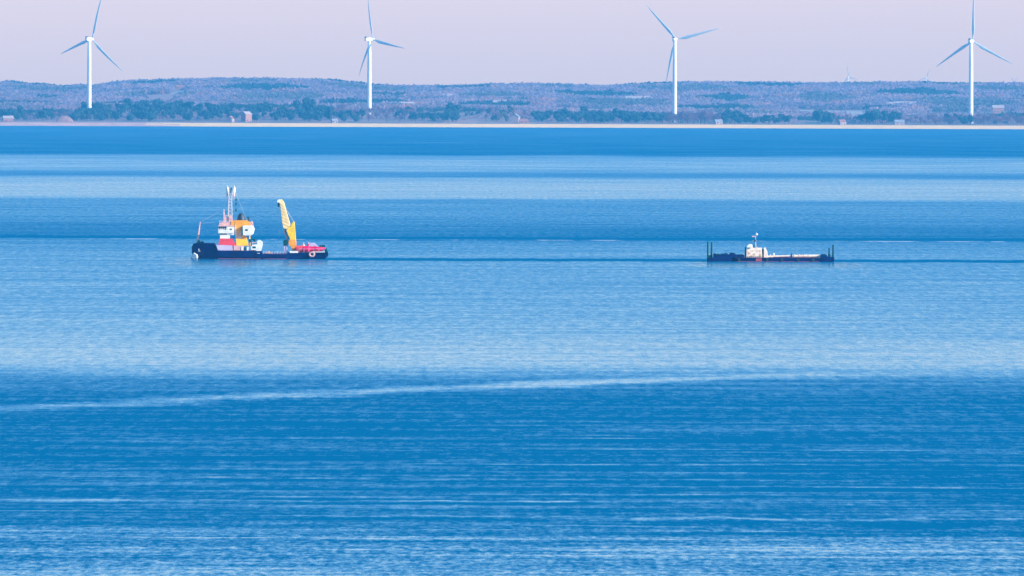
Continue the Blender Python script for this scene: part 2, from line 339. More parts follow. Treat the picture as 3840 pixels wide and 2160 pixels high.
for kind, (nm, lb, gp, m_, tw) in enumerate([
        ('fir_tree', 'dark blue green evergreen tree standing in the belt behind the beach', 'dark evergreen trees behind the beach', M_fir, False),
        ('bare_tree', 'lilac brown leafless tree standing behind the beach', 'leafless trees behind the beach', M_bare, True),
        ('shore_tree', 'muted olive tree with a ragged crown behind the beach', 'olive trees behind the beach', M_olive, False)]):
    KINDS.append([tree_proto(nm, lb, gp, hh, ww, m_, 10 * kind + j, tw) for j, (hh, ww) in enumerate([(13, 11), (11, 13), (15, 10)])])
used = set()
def put_tree(kind, px, D, s):
    j = random.randrange(3); p = KINDS[kind][j]
    o = p if (kind, j) not in used else copy_tree(p); used.add((kind, j))
    x = x_at(px, D); o.location = (x, D, float(land_z(x, D)) - .3); o.scale = (s * random.uniform(.9, 1.25), s * random.uniform(.9, 1.2), s * random.uniform(.85, 1.1)); o.rotation_euler = (0, 0, random.uniform(0, 6.28)); return o
# clumps seen in the photograph: (x from, x to, kind, how many, size, depth, where)
CL = [(-200, 0, 0, 6, 1, 300, 'hidden clump at the far left edge'), (0, 90, 0, 8, 1, 350, 'dark clump at the left end of the beach'), (90, 150, 1, 4, .8, 200, 'bare clump near the left end of the beach'),
      (150, 195, 0, 6, 1.1, 260, 'narrow dark clump left of the sandy bluff'), (200, 260, 1, 4, .9, 300, 'bare gap just left of the sandy bluff'), (280, 420, 0, 20, 1.15, 550, 'dark belt at the foot of the leftmost turbine'),
      (300, 420, 2, 5, .8, 120, 'olive fringe below the leftmost turbine'), (430, 520, 0, 11, 1.2, 550, 'dark belt just right of the leftmost turbine'), (520, 600, 0, 13, 1.35, 600, 'tall dark belt right of the leftmost turbine'),
      (560, 620, 1, 4, .8, 150, 'leafless fringe in front of the tall dark belt'), (610, 720, 0, 18, 1.25, 500, 'dark belt below the pink farm on the ridge'), (720, 800, 0, 10, 1.1, 450, 'dark belt left of the white beach cottage'),
      (790, 880, 0, 13, 1.2, 450, 'dark belt behind the white beach cottage'), (880, 930, 1, 4, .7, 200, 'bare gap beside the pink walled house'), (930, 1010, 0, 12, 1.25, 400, 'dark belt right of the pink walled house'),
      (1020, 1100, 0, 9, 1.05, 350, 'round dark clump left of the big evergreen group'), (1110, 1240, 0, 20, 1.35, 350, 'big evergreen group left of the white hut'), (1250, 1360, 0, 9, .85, 180, 'low dark strip behind the white hut'),
      (1240, 1400, 1, 10, 1.1, 500, 'leafless wood at the foot of the second turbine'), (1400, 1560, 1, 12, 1.0, 450, 'leafless wood right of the second turbine'), (1480, 1540, 0, 4, .85, 350, 'small dark knot right of the second turbine'),
      (1540, 1640, 0, 9, .9, 200, 'low dark belt left of the ploughed shore field'), (1665, 1715, 0, 6, 1.3, 250, 'round dark clump beside the ploughed shore field'), (1800, 1890, 1, 7, 1.0, 350, 'leafless clump left of the gabled house'),
      (1850, 1930, 2, 7, 1.0, 300, 'olive clump around the gabled house'), (1940, 1990, 1, 5, .9, 250, 'leafless clump right of the gabled house'), (2000, 2120, 0, 14, 1.05, 300, 'dark belt right of the pink beach cottage'),
      (2120, 2290, 0, 19, 1.15, 350, 'long dark belt in the middle of the right shore'), (2290, 2510, 0, 20, 1.1, 350, 'dark belt just left of the third turbine'), (2500, 2690, 1, 28, 1.35, 220, 'tall lilac wood at the foot of the third turbine'),
      (2700, 2790, 0, 13, 1.2, 300, 'dark clump right of the lilac wood'), (2790, 2960, 0, 14, .9, 250, 'low dark belt right of the lilac wood'), (3060, 3120, 0, 9, 1.25, 250, 'dark clump left of the shore cottage'),
      (3120, 3240, 1, 8, .9, 350, 'leafless trees behind the shore cottage'), (3245, 3290, 0, 7, 1.45, 250, 'tall dark clump right of the shore cottage'), (3310, 3360, 0, 6, 1.3, 250, 'second dark clump right of the shore cottage'),
      (3290, 3440, 1, 9, 1.0, 400, 'leafless trees left of the last turbine'), (3440, 3660, 1, 14, 1.1, 350, 'leafless belt at the foot of the last turbine'), (3540, 3640, 0, 9, 1.0, 450, 'dark strip just left of the last turbine'),
      (3640, 3840, 1, 18, 1.2, 300, 'lilac wood right of the last turbine'), (3850, 4040, 1, 6, 1.0, 300, 'wood beyond the right edge')]
ORD = 'first second third fourth fifth sixth seventh eighth ninth tenth eleventh twelfth thirteenth fourteenth fifteenth sixteenth seventeenth eighteenth nineteenth twentieth twenty-first twenty-second twenty-third twenty-fourth twenty-fifth twenty-sixth twenty-seventh twenty-eighth'.split()
for a, b, k, n_, s, dp, where in CL:
    st_ = (b - a) / n_
    for i in range(n_):
        o = put_tree(k, a + st_ * (i + random.uniform(.25, .75)), 15710 + random.random() ** 1.3 * dp, s * random.uniform(.8, 1.15))
        o['label'] = ORD[i] + ' tree from left in the ' + where

# ---- houses
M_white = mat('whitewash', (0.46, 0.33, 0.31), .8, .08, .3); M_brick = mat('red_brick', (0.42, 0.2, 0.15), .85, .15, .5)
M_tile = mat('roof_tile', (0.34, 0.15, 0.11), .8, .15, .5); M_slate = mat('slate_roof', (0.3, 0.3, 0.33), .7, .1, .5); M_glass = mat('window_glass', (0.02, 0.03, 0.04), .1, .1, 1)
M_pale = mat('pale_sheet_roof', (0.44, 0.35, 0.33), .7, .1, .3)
def house(label, px, D, L_, W_, h, wm, rm, rz=0.1, cat='house', name='house', lift=0):
    x = x_at(px, D); t = thing(name, label, cat, (x, D, float(land_z(x, D)) + lift), rz)
    MB().box(-L_ / 2, L_ / 2, -W_ / 2, W_ / 2, -2, h).prism([(0, 0)], 0, 0) if False else None
    b = MB().box(-L_ / 2, L_ / 2, -W_ / 2, W_ / 2, -2, h)
    for s in (-1, 1):
        xx = s * L_ / 2; b.add([(xx, -W_ / 2, h), (xx, W_ / 2, h), (xx, 0, h + W_ * .38), (xx - s * .3, -W_ / 2, h), (xx - s * .3, W_ / 2, h), (xx - s * .3, 0, h + W_ * .38)],
                               [(0, 1, 2), (3, 5, 4), (0, 3, 4, 1), (1, 4, 5, 2), (2, 5, 3, 0)])
    b.build('wall', wm, t)
    e = .6; pr = [(-W_ / 2 - e, h - .35), (0, h + W_ * .38 + .15), (W_ / 2 + e, h - .35), (W_ / 2 + e, h - .05), (0, h + W_ * .38 + .5), (-W_ / 2 - e, h - .05)]
    rf = MB().loft([[(xx, y, z) for y, z in pr] for xx in (-L_ / 2 - .5, L_ / 2 + .5)]).build('roof', rm, t)
    MB().box(L_ * .2, L_ * .2 + .9, -.5, .5, h + W_ * .3, h + W_ * .38 + 1.6).build('chimney', M_brick, rf)
    nw = max(2, int(L_ / 5))
    for i in range(nw):
        xc = -L_ / 2 + (i + .5) * L_ / nw
        if i == nw // 2: MB().box(xc - .6, xc + .6, -W_ / 2 - .06, -W_ / 2 + .1, 0, 2.2).build('door', M_bark, t)
        else: MB().box(xc - .8, xc + .8, -W_ / 2 - .05, -W_ / 2 + .1, 1, 2.4).build('window', M_glass, t)
    return t
house('long pale farm building on the hillside left of the third turbine', 2372, 18600, 26, 9, 5, M_brick, M_pale, .05, 'barn', 'barn', 4)
house('smaller pinkish barn just right of the long pale one', 2418, 18700, 14, 8, 4, M_brick, M_pale, .1, 'barn', 'barn', 4)
house('small white farmhouse in trees right of the second turbine', 1526, 17300, 20, 9, 5, M_white, M_pale, .2, lift=4)
house('long rosy roofed farmhouse right of the second turbine', 1566, 17350, 18, 9, 4.5, M_white, M_tile, -.05, lift=4)
house('white house glowing on the ridge slope above the left woods', 672, 19200, 13, 7, 4, M_brick, M_tile, .1, lift=6)
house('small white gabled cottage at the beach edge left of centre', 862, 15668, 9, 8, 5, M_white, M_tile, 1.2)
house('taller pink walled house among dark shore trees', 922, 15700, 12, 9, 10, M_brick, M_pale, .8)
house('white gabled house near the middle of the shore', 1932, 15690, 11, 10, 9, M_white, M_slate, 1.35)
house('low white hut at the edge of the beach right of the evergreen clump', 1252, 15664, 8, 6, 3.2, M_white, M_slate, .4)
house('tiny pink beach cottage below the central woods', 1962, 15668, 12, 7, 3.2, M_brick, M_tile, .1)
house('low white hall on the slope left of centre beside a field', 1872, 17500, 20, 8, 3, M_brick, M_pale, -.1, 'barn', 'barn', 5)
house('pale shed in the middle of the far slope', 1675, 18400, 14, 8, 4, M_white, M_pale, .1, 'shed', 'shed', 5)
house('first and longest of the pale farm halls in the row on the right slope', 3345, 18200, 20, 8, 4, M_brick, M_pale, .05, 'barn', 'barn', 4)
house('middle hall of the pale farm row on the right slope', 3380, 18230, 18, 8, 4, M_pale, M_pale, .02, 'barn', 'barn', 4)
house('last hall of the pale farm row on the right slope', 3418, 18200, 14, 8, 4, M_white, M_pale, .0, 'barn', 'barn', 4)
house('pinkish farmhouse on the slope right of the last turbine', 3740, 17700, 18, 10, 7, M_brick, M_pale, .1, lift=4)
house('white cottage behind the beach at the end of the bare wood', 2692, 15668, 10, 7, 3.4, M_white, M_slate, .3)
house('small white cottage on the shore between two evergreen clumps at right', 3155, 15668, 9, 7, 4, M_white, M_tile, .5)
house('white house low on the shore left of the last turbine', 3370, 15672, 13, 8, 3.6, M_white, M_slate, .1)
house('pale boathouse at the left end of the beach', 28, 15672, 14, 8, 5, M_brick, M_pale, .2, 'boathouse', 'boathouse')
# eroded sandy bluff at the left end of the beach
x = x_at(262, 15655); bl = MB(); rr_ = random.Random(5); secs = []
for i in range(9):
    u = i / 8; hh = 11 * math.sin(math.pi * min(1, u * 1.15 + .12)) ** .6; q = rr_.uniform(-1, 1)
    secs.append([(-20 + 34 * u, -6 + q, -1), (-20 + 34 * u, -3 + q, hh * .6), (-20 + 34 * u, 1, hh + q), (-20 + 34 * u, 14, hh * .9), (-20 + 34 * u, 20, -1)])
b_ = bl.loft(secs).build('bluff', M_f[1]); b_.location = (x, 15662, 2); b_['kind'] = 'structure'

# ------------------------------------------------------------------ wind turbines
M_tw = mat('turbine_white', (0.82, 0.80, 0.74), .45, .03, .05); M_dark = mat('dark_cooler', (0.03, 0.06, 0.07), .5, .1, 1)
M_blade = mat('blade_grey', (0.60, 0.67, 0.64), .4, .03, .05)
def blade_mesh(Rr, bend):
    b = MB(); secs = []
    for i in range(15):
        u = i / 14; r = 1.4 + (Rr - 1.4) * u
        ch = 1.25 + 2.9 * min(1, max(0, (u - .02) / .16)) if u < .18 else 4.15 * max(0, 1 - (u - .18) / .82) ** .85 + .45
        th = max(.12 * ch, 1.15 * (1 - u / .2)) if u < .2 else .16 * ch
        tw = R(16 * (1 - u) ** 2); off = bend * u * u
        ring = []
        for k in range(10):
            a = 2 * math.pi * k / 10; cx_ = math.cos(a) * ch * .5 + ch * .18 * min(1, u * 6); cy_ = math.sin(a) * th
            ring.append((cx_ * math.cos(tw) - cy_ * math.sin(tw), -(cx_ * math.sin(tw) + cy_ * math.cos(tw)) - off, r))
        secs.append(ring)
    me = b.loft(secs).build('blade_tmp', M_blade, smooth=True); d = me.data; bpy.data.objects.remove(me); return d
BL = blade_mesh(68, -7.0)
def turbine(label, pxh, pyh, D, yaw, theta, bs=1.0, group='large wind turbines on the shore', name='wind_turbine', gz=None):
    """rotor axis points away from the camera, turned yaw degrees to the right"""
    zh = z_at(pxh, pyh, D); x = x_at(pxh, D)
    ax = Vector((math.sin(R(yaw)), math.cos(R(yaw)), 0))
    tx, ty = x - ax.x * 6.2 * bs, D - ax.y * 6.2 * bs
    g = float(land_z(tx, ty)) - .5 if gz is None else gz
    t = thing(name, label, 'wind turbine', (tx, ty, g), -R(yaw), group)   # local +y = rotor axis
    hh = zh - g
    MB().lathe([(3.5 * bs, -2), (3.3 * bs, 0), (3.1 * bs, hh * .4), (2.75 * bs, hh * .75), (2.35 * bs, hh - 2.4 * bs)], n=28).build('tower', M_tw, t, smooth=True)
    nc = MB(); pr = [(-7.5, 1.4, -1.5, 1.6), (-6.6, 1.95, -2.1, 2.3), (0, 2.1, -2.4, 2.5), (3.6, 2.0, -2.1, 2.3), (4.4, 1.5, -1.6, 1.7)]
    nc.loft([[(-w_ * bs, y * bs, lo_ * bs), (w_ * bs, y * bs, lo_ * bs), (w_ * 1.04 * bs, y * bs, hi_ * .5 * bs), (w_ * .8 * bs, y * bs, hi_ * bs), (-w_ * .8 * bs, y * bs, hi_ * bs), (-w_ * 1.04 * bs, y * bs, hi_ * .5 * bs)] for y, w_, lo_, hi_ in pr])
    n_ = nc.build('nacelle', M_tw, t, bevel=.12 * bs); n_.location = (0, 0, hh)
    q = MB().box(-1.7 * bs, 1.7 * bs, -7.2 * bs, -5.0 * bs, 2.25 * bs, 3.9 * bs).build('cooler', M_dark, n_)
    hb = MB().lathe([(1.9 * bs, 4.5 * bs), (2.1 * bs, 5.4 * bs), (2.0 * bs, 6.8 * bs), (1.4 * bs, 8.2 * bs), (.4 * bs, 8.9 * bs)], n=18, axis='Y').build('hub', M_tw, t, smooth=True); hb.location = (0, 0, hh)
    for k in range(3):
        o = bpy.data.objects.new('blade', BL); C.objects.link(o); o.parent = t; o.location = (0, 6.2 * bs, hh)
        o.rotation_euler = (0, R(theta + 120 * k), 0); o.scale = (bs, bs, bs)
    return t
turbine('white wind turbine farthest left, one blade tilting slightly right of straight up', 343, 147, 16000, 38, 11.7)
turbine('white wind turbine turned most sideways, its lowest blade reaching down left', 1396, 148, 16000, 54, -19.5)
turbine('white wind turbine with two raised blades in a wide v shape', 2533, 148, 15900, 20, -44.5, .97)
turbine('white wind turbine farthest right with two blades spread low like a roof', 3645, 155, 15850, 25, -1.5)
turbine('tiny far wind turbine over the ridge left of its fainter neighbour', 3180, 288, 27500, 35, -14, .42, 'far wind turbines beyond the ridge', gz=5)
turbine('faint far wind turbine above the ridge nearly hidden left of the last big one', 3472, 292, 27800, 40, 18, .36, 'far wind turbines beyond the ridge', gz=5)
turbine('far turbine at the right end of the ridge, only its head showing', 3800, 306, 28000, 60, 60, .36, 'far wind turbines beyond the ridge', gz=5)

# ------------------------------------------------------------------ work vessel (left)
M_hull = mat('navy_hull', (0.0, 0.012, 0.10), .5, .2, .4, spec=.12); M_patch = mat('salmon_patch', (0.4, 0.09, 0.1), .6, .2, .6, spec=.1); M_boot_refl = mat('boot_reflection_red', (0.3, 0.05, 0.12), .5, .2, .4, spec=.2)
M_wh = mat('ship_white', (0.74, 0.72, 0.68), .5, .1, .9); M_red = mat('coral_red', (0.8, 0.06, 0.08), .5, .12, .6, spec=.2); M_dred = mat('crimson_paint', (0.8, 0.0, 0.09), .5, .15, .6, spec=.2)
M_yel = mat('crane_yellow', (0.9, 0.56, 0.02), .5, .1, .7, spec=.2); M_or = mat('orange_paint', (0.88, 0.34, 0.02), .5, .12, .7, spec=.2); M_blk = mat('funnel_black', (0.01, 0.03, 0.05), .5, .1, 1)
M_pink = mat('rosy_mast_paint', (0.7, 0.40, 0.37), .5, .12, .9); M_grey = mat('mast_grey', (0.45, 0.43, 0.45), .5, .1, 1); M_grn = mat('dark_green_paint', (0.0, 0.06, 0.065), .6, .15, 1, spec=.15)
M_deck = mat('deck_paint', (0.22, 0.08, 0.09), .8, .2, .6); M_ylt = mat('light_yellow', (0.88, 0.62, 0.24), .5, .08, .8); M_buff = mat('buff_paint', (0.66, 0.42, 0.26), .5, .1, .8)
M_lil = mat('lilac_bulwark', (0.5, 0.42, 0.6), .5, .1, .8); M_shipglass = mat('ship_glass', (0.01, 0.03, 0.04), .12, .1, 1)

def sx(X): return (X - 1265) / 50.3
def sz(Y): return (1250 - Y) / 50.3
vx, vD = ground_at(660 + 1265 / 4.025, 971)
vD += 4.6
SHIP = thing('work_vessel', 'navy hulled work ship with white and red house, yellow casing and tall yellow stern crane', 'work ship', (vx, vD, 0))
def P(pts): return [(sx(a), sz(b)) for a, b in pts]
# hull
st = [(238, 0.1, .05, 1075, 1150), (262, 1.0, .2, 1030, 1225), (320, 2.3, 1.2, 1012, 1300), (420, 3.5, 2.6, 1016, 1300), (580, 4.3, 3.9, 1020, 1300), (622, 4.45, 4.1, 1118, 1300), (700, 4.6, 4.4, 1126, 1300),
      (1000, 4.7, 4.6, 1128, 1300), (1285, 4.7, 4.6, 1130, 1300), (1300, 4.7, 4.6, 1172, 1300), (1500, 4.7, 4.6, 1176, 1300), (1672, 4.65, 4.5, 1176, 1300), (1690, 4.6, 4.45, 1146, 1300), (2000, 4.5, 4.1, 1150, 1300), (2240, 4.1, 3.2, 1152, 1250), (2285, 3.8, 2.6, 1150, 1205)]
secs = []
for X, bt, bw, yt, yb in st:
    x, z1, z0 = sx(X), sz(yt), sz(yb); zm = z0 + (z1 - z0) * .45
    secs.append([(x, -bw * .8, z0), (x, bw * .8, z0), (x, bw * .97, zm), (x, bt, z1), (x, -bt, z1), (x, -bw * .97, zm)])
hull = MB().loft(secs).build('hull', M_hull, SHIP)
# rubbing strake and boot topping, proud of the plating; its red also paints the warm reflection
b = MB()
for (X0, X1, hb) in ((700, 1285, 4.72), (1300, 1672, 4.72)): b.box(sx(X0), sx(X1), -hb - .1, -hb + .03, sz(1215), sz(1209)).box(sx(X0), sx(X1), hb - .03, hb + .1, sz(1215), sz(1209))
b.build('rubbing_strake', M_hull, hull)
b = MB().box(sx(640), sx(1280), -4.62, 4.62, sz(1300), sz(1244)); b.box(sx(1320), sx(1660), -4.64, 4.64, sz(1300), sz(1244)); b.build('boot_topping_reflection', M_boot_refl, hull)
MB().box(sx(640), sx(1280), -4.3, 4.3, sz(1130), sz(1124)).box(sx(1310), sx(1665), -4.4, 4.4, sz(1176), sz(1170)).box(sx(1700), sx(2230), -3.9, 3.9, sz(1150), sz(1143)).build('deck', M_deck, SHIP)
# anchor and bow gear
MB().tube((sx(345), -2.5, sz(1100)), (sx(350), -2.75, sz(1140)), .12).tube((sx(335), -2.6, sz(1140)), (sx(368), -2.95, sz(1140)), .12).build('anchor', M_grey, SHIP)
wl = MB().box(sx(335), sx(420), -1.2, 1.2, sz(1014), sz(1000)).tube((sx(345), -1.4, sz(992)), (sx(345), 1.4, sz(992)), .42).tube((sx(395), -1.1, sz(1000)), (sx(395), 1.1, sz(1000)), .3); wl.build('windlass', M_grn, SHIP)
# bow mast, leaning aft
fm = MB().tube((sx(318), 0, sz(1012)), (sx(340), 0, sz(850)), .34, .3, 10).tube((sx(340), 0, sz(850)), (sx(362), 0, sz(700)), .3, .12, 10).tube((sx(350), -1, sz(780)), (sx(350), 1, sz(780)), .07)
fm.build('bow_mast', M_pink, SHIP)
# bulwark of the well deck
MB().prism(P([(612, 1040), (850, 1048), (862, 1124), (640, 1124)]), -4.5, -4.32).build('bulwark', M_lil, SHIP)
MB().prism(P([(612, 1040), (850, 1048), (862, 1124), (640, 1124)]), 4.32, 4.5).build('bulwark', M_lil, SHIP)
# red base of the house
lh = MB().prism(P([(650, 1124), (648, 1000), (668, 945), (850, 948), (896, 1040), (896, 1124)]), -3.9, 3.9).build('lower_house', M_red, SHIP)
for X in (690, 740, 790): MB().lathe([(.2, -3.95), (.2, -3.86)], (sx(X), 0, sz(1065)), 12, 'Y').build('porthole', M_shipglass, lh)
# white accommodation with two window strips
dh = MB().box(sx(666), sx(812), -3.6, 3.6, sz(947), sz(893)); dh.box(sx(672), sx(876), -3.4, 3.4, sz(893), sz(868)); dh.box(sx(640), sx(876), -3.8, 3.8, sz(868), sz(820)); dh.box(sx(764), sx(878), -3.7, 3.7, sz(820), sz(768))
dh = dh.build('deck_house', M_wh, SHIP)
MB().box(sx(668), sx(768), -3.46, 3.46, sz(890), sz(871)).build('window', M_shipglass, dh)
MB().lathe([(.3, -3.78), (.3, -3.66)], (sx(826), 0, sz(808)), 12, 'Y').build('porthole', M_shipglass, dh)
MB().box(sx(670), sx(780), -3.7, -3.55, sz(960), sz(950)).build('ledge', M_wh, dh)
whh = MB().box(sx(646), sx(762), -3.3, 3.3, sz(820), sz(762)).build('wheelhouse', M_wh, SHIP)
b = MB()
for k in range(4): b.box(sx(650 + k * 28), sx(674 + k * 28), -3.36, -3.25, sz(806), sz(768))
b.build('window', M_shipglass, whh)
MB().box(sx(640), sx(646), -2.9, 2.9, sz(806), sz(768)).build('window', M_shipglass, whh)
MB().box(sx(636), sx(880), -3.6, 3.6, sz(762), sz(752)).prism(P([(648, 752), (655, 712), (700, 702), (850, 706), (862, 752)]), -2.4, 2.4).build('roof', M_pink, whh)
# signal mast: two rosy posts with yards
b = MB()
for X, top in ((716, 508), (832, 540)):
    b.tube((sx(X + 2), -.5, sz(704)), (sx(X), -.5, sz(top)), .36, .16, 8)
b.box(sx(706), sx(846), -.8, -.2, sz(672), sz(655)).box(sx(710), sx(842), -.8, -.2, sz(612), sz(600)).box(sx(712), sx(755), -1.2, .2, sz(704), sz(620)).box(sx(792), sx(846), -1.2, .2, sz(704), sz(612))
b.tube((sx(740), -.5, sz(640)), (sx(815), -.5, sz(700)), .12)
b.build('signal_mast', M_pink, SHIP)
# tall lattice mast that forks at the top
b = MB()
def strut(a, c, r=.1): b.tube((sx(a[0]), a[2] if len(a) > 2 else 0, sz(a[1])), (sx(c[0]), c[2] if len(c) > 2 else 0, sz(c[1])), r, r, 6)
for yy in (-.7, .7):
    strut((778, 704, yy), (790, 330, yy), .15); strut((840, 704, yy), (832, 330, yy), .15)
    strut((790, 330, yy), (765, 170, yy * .4), .16); strut((832, 330, yy), (872, 170, yy * .4), .16)
    for k in range(8):
        y0 = 700 - k * 46; strut((779 + k * 1.4, y0, yy), (839 - k * 1.1, y0 - 46, yy), .08); strut((839 - k * 1.1, y0, yy), (780 + k * 1.4, y0 - 46, yy), .08)
for k in range(9): strut((784, 700 - k * 45, -.7), (784, 700 - k * 45, .7), .08); strut((836, 700 - k * 45, -.7), (836, 700 - k * 45, .7), .08)
strut((782, 300, 0), (852, 265, 0), .1); strut((850, 360, 0), (902, 345, 0), .1)
lm = b.build('lattice_mast', M_grey, SHIP)
for X in (767, 871):
    MB().lathe([(.30, sz(258)), (.42, sz(240)), (.42, sz(190)), (.3, sz(176)), (.06, sz(170)), (.05, sz(142))], (sx(X), 0, 0), 12).build('radar_dome', M_wh, lm)
    MB().lathe([(.3, sz(322)), (.38, sz(300)), (.34, sz(262))], (sx(X + (9 if X < 800 else -6)), 0, 0), 12).build('lamp_bracket', M_pink, lm)
MB().tube((sx(830), 0, sz(185)), (sx(818), 0, sz(262)), .22, .14, 8).build('horn', M_grn, lm)
b = MB().tube((sx(902), 0, sz(345)), (sx(896), 0, sz(528)), .035)
for Y in (365, 430, 525): b.lathe([(.05, sz(Y) - .4), (.22, sz(Y) - .2), (.22, sz(Y) + .3), (.05, sz(Y) + .45)], (sx(900), 0, 0), 8)
b.build('signal_halyard', M_grn, lm)
# yellow funnel casing
fc = MB().prism(P([(828, 768), (832, 690), (880, 672), (1060, 674), (1112, 700), (1118, 750), (1010, 762), (1085, 1030), (1085, 1060), (906, 1060), (905, 900), (882, 768)]), -2.6, 2.6).build('funnel_casing', M_or, SHIP)
MB().prism(P([(912, 1052), (905, 950), (1075, 960), (1090, 1010), (1080, 1056)]), -2.75, -2.61).build('casing_panel', M_yel, fc)
MB().prism(P([(884, 770), (898, 690), (906, 768), (925, 900), (905, 980), (896, 880)]), -2.72, -2.61).build('vent', M_buff, fc)
MB().prism(P([(925, 900), (990, 800), (1000, 905), (955, 990), (920, 1010)]), -2.7, -2.61).build('access_hatch', M_buff, fc)
fu = MB().lathe([(1.35, sz(690)), (1.3, sz(662)), (1.05, sz(620)), (.75, sz(585)), (.5, sz(570))], (sx(978), 0, 0), 18).tube((sx(965), 0, sz(580)), (sx(962), 0, sz(560)), .2).build('funnel', M_blk, SHIP, smooth=False)
MB().tube((sx(1090), 0, sz(700)), (sx(1092), 0, sz(625)), .2, .26).tube((sx(1092), 0, sz(640)), (sx(1060), 0, sz(632)), .12).build('searchlight', M_blk, SHIP)
MB().tube((sx(1135), -1.5, sz(755)), (sx(1135), -1.5, sz(680)), .16).tube((sx(1160), -1.5, sz(770)), (sx(1146), -1.5, sz(690)), .13).box(sx(1118), sx(1146), -1.7, -1.3, sz(712), sz(700)).build('rail_post', M_pink, SHIP)
# white aft cabin
ac = MB().prism(P([(1006, 898), (1000, 760), (1018, 750), (1140, 752), (1172, 778), (1178, 812), (1160, 880), (1120, 904), (1050, 902)]), -3.7, 1.8).build('aft_cabin', M_wh, SHIP, bevel=.12)
MB().box(sx(1046), sx(1082), -3.78, -3.62, sz(830), sz(804)).build('window', M_shipglass, ac)
MB().prism(P([(986, 800), (1000, 770), (1012, 890), (990, 900)]), -3.75, -3.5).build('cabin_door', M_grn, ac)
MB().tube((sx(1030), -2.2, sz(1060)), (sx(1040), -2.2, sz(900)), .2).tube((sx(1110), -2.2, sz(1060)), (sx(1105), -2.2, sz(904)), .16).tube((sx(1110), 1, sz(1060)), (sx(1105), 1, sz(904)), .16).build('cabin_support', M_yel, ac)
# deck gear and white gangway bulwark
MB().box(sx(868), sx(1018), -4.2, -3.0, sz(1124), sz(1052)).build('deck_locker', M_pink, SHIP, bevel=.08)
MB().box(sx(985), sx(1010), -4.35, -4.2, sz(1124), sz(1066)).box(sx(1070), sx(1130), -4.3, -3.2, sz(1124), sz(1070)).build('deck_box', M_wh, SHIP)
MB().box(sx(1028), sx(1058), -4.2, -3.4, sz(1124), sz(1074)).lathe([(.2, 0), (.42, .2), (.42, .7), (.2, .9)], (sx(1120), -2.6, sz(1000)), 10).lathe([(.2, 0), (.42, .2), (.42, .7), (.2, .9)], (sx(1180), -2.6, sz(990)), 10).tube((sx(1135), -2.6, sz(1060)), (sx(1135), -2.6, sz(985)), .14).box(sx(1100), sx(1200), -2.8, -2.4, sz(968), sz(956)).build('capstan', M_grn, SHIP)
gw = MB().prism(P([(1130, 1064), (1150, 1040), (1228, 1030), (1216, 985), (1250, 962), (1300, 985), (1308, 1030), (1290, 1110), (1262, 1172), (1225, 1168), (1200, 1118), (1130, 1116)]), -4.62, -4.3).build('gangway_bulwark', M_wh, SHIP, bevel=.05)
MB().box(sx(1158), sx(1205), -4.7, -4.6, sz(1090), sz(1062)).build('freeing_port', M_grn, gw)
MB().box(sx(1140), sx(1222), -4.55, -4.35, sz(1010), sz(1000)).box(sx(1145), sx(1153), -4.5, -4.4, sz(1040), sz(1010)).build('hand_rail', M_pink, gw)
b = MB()
for a_, c_ in (((362, 702), (716, 512)), ((362, 720), (700, 700)), ((871, 200), (1060, 672)), ((767, 250), (716, 510)), ((1765, 695), (1560, 372)), ((1780, 700), (1575, 372)), ((1545, 470), (1545, 930))):
    b.tube((sx(a_[0]), 0, sz(a_[1])), (sx(c_[0]), 0, sz(c_[1])), .03, n=5)
b.build('rigging', M_grey, SHIP)
b = MB()
for k in range(8): b.tube((sx(640 + k * 30), -3.75, sz(820)), (sx(640 + k * 30), -3.75, sz(796)), .04, n=5)
b.tube((sx(636), -3.75, sz(797)), (sx(762), -3.75, sz(797)), .04, n=5)
for k in range(9): b.tube((sx(655 + k * 24), -2.3, sz(704)), (sx(655 + k * 24), -2.3, sz(682)), .04, n=5)
b.tube((sx(655), -2.3, sz(684)), (sx(850), -2.3, sz(684)), .04, n=5); b.build('rail', M_wh, whh)
# low midships rail
b = MB()
for k in range(9): b.tube((sx(1320 + k * 42), -4.45, sz(1174)), (sx(1320 + k * 42), -4.45, sz(1130)), .035, n=5)
for q in (1132, 1152): b.tube((sx(1318), -4.45, sz(q)), (sx(1660), -4.45, sz(q)), .03, n=5)
b.build('rail', M_lil, SHIP)
b = MB()
for k in range(12): b.tube((sx(1000 + k * 25), 4.45, sz(1128)), (sx(1000 + k * 25), 4.45, sz(1080)), .035, n=5)
b.tube((sx(1000), 4.45, sz(1082)), (sx(1275), 4.45, sz(1082)), .035); b.build('rail', M_wh, SHIP)
MB().box(sx(1360), sx(1450), -3.9, -2.7, sz(1176), sz(1150)).box(sx(1385), sx(1420), -3.6, -3.0, sz(1150), sz(1140)).build('cargo_hatch', M_buff, SHIP)
# stern crane
cr = MB().prism(P([(1700, 1060), (1688, 1000), (1700, 960), (1790, 960), (1806, 1000), (1806, 1060), (1830, 1066), (1830, 1146), (1740, 1146), (1730, 1066)]), -1.5, 1.5).build('crane', M_or, SHIP, bevel=.06)
MB().prism(P([(1650, 830), (1690, 782), (1722, 760), (1740, 715), (1762, 690), (1780, 694), (1786, 780), (1796, 900), (1806, 1020), (1755, 1040), (1712, 950)]), -.9, .9).build('king_post', M_yel, cr, bevel=.06)
MB().prism(P([(1528, 380), (1548, 358), (1590, 358), (1622, 400), (1664, 560), (1704, 690), (1722, 752), (1668, 810), (1612, 790), (1590, 690), (1575, 540), (1558, 420)]), -.75, .75).build('boom', M_ylt, cr, bevel=.08)
b = MB()
for k in range(7):
    y0 = 420 + k * 50; xl = 1560 + k * 7; xr = 1625 + k * 14
    b.tube((sx(xl + 6), -.8, sz(y0)), (sx(xr), -.8, sz(y0 + 44)), .07, n=5)
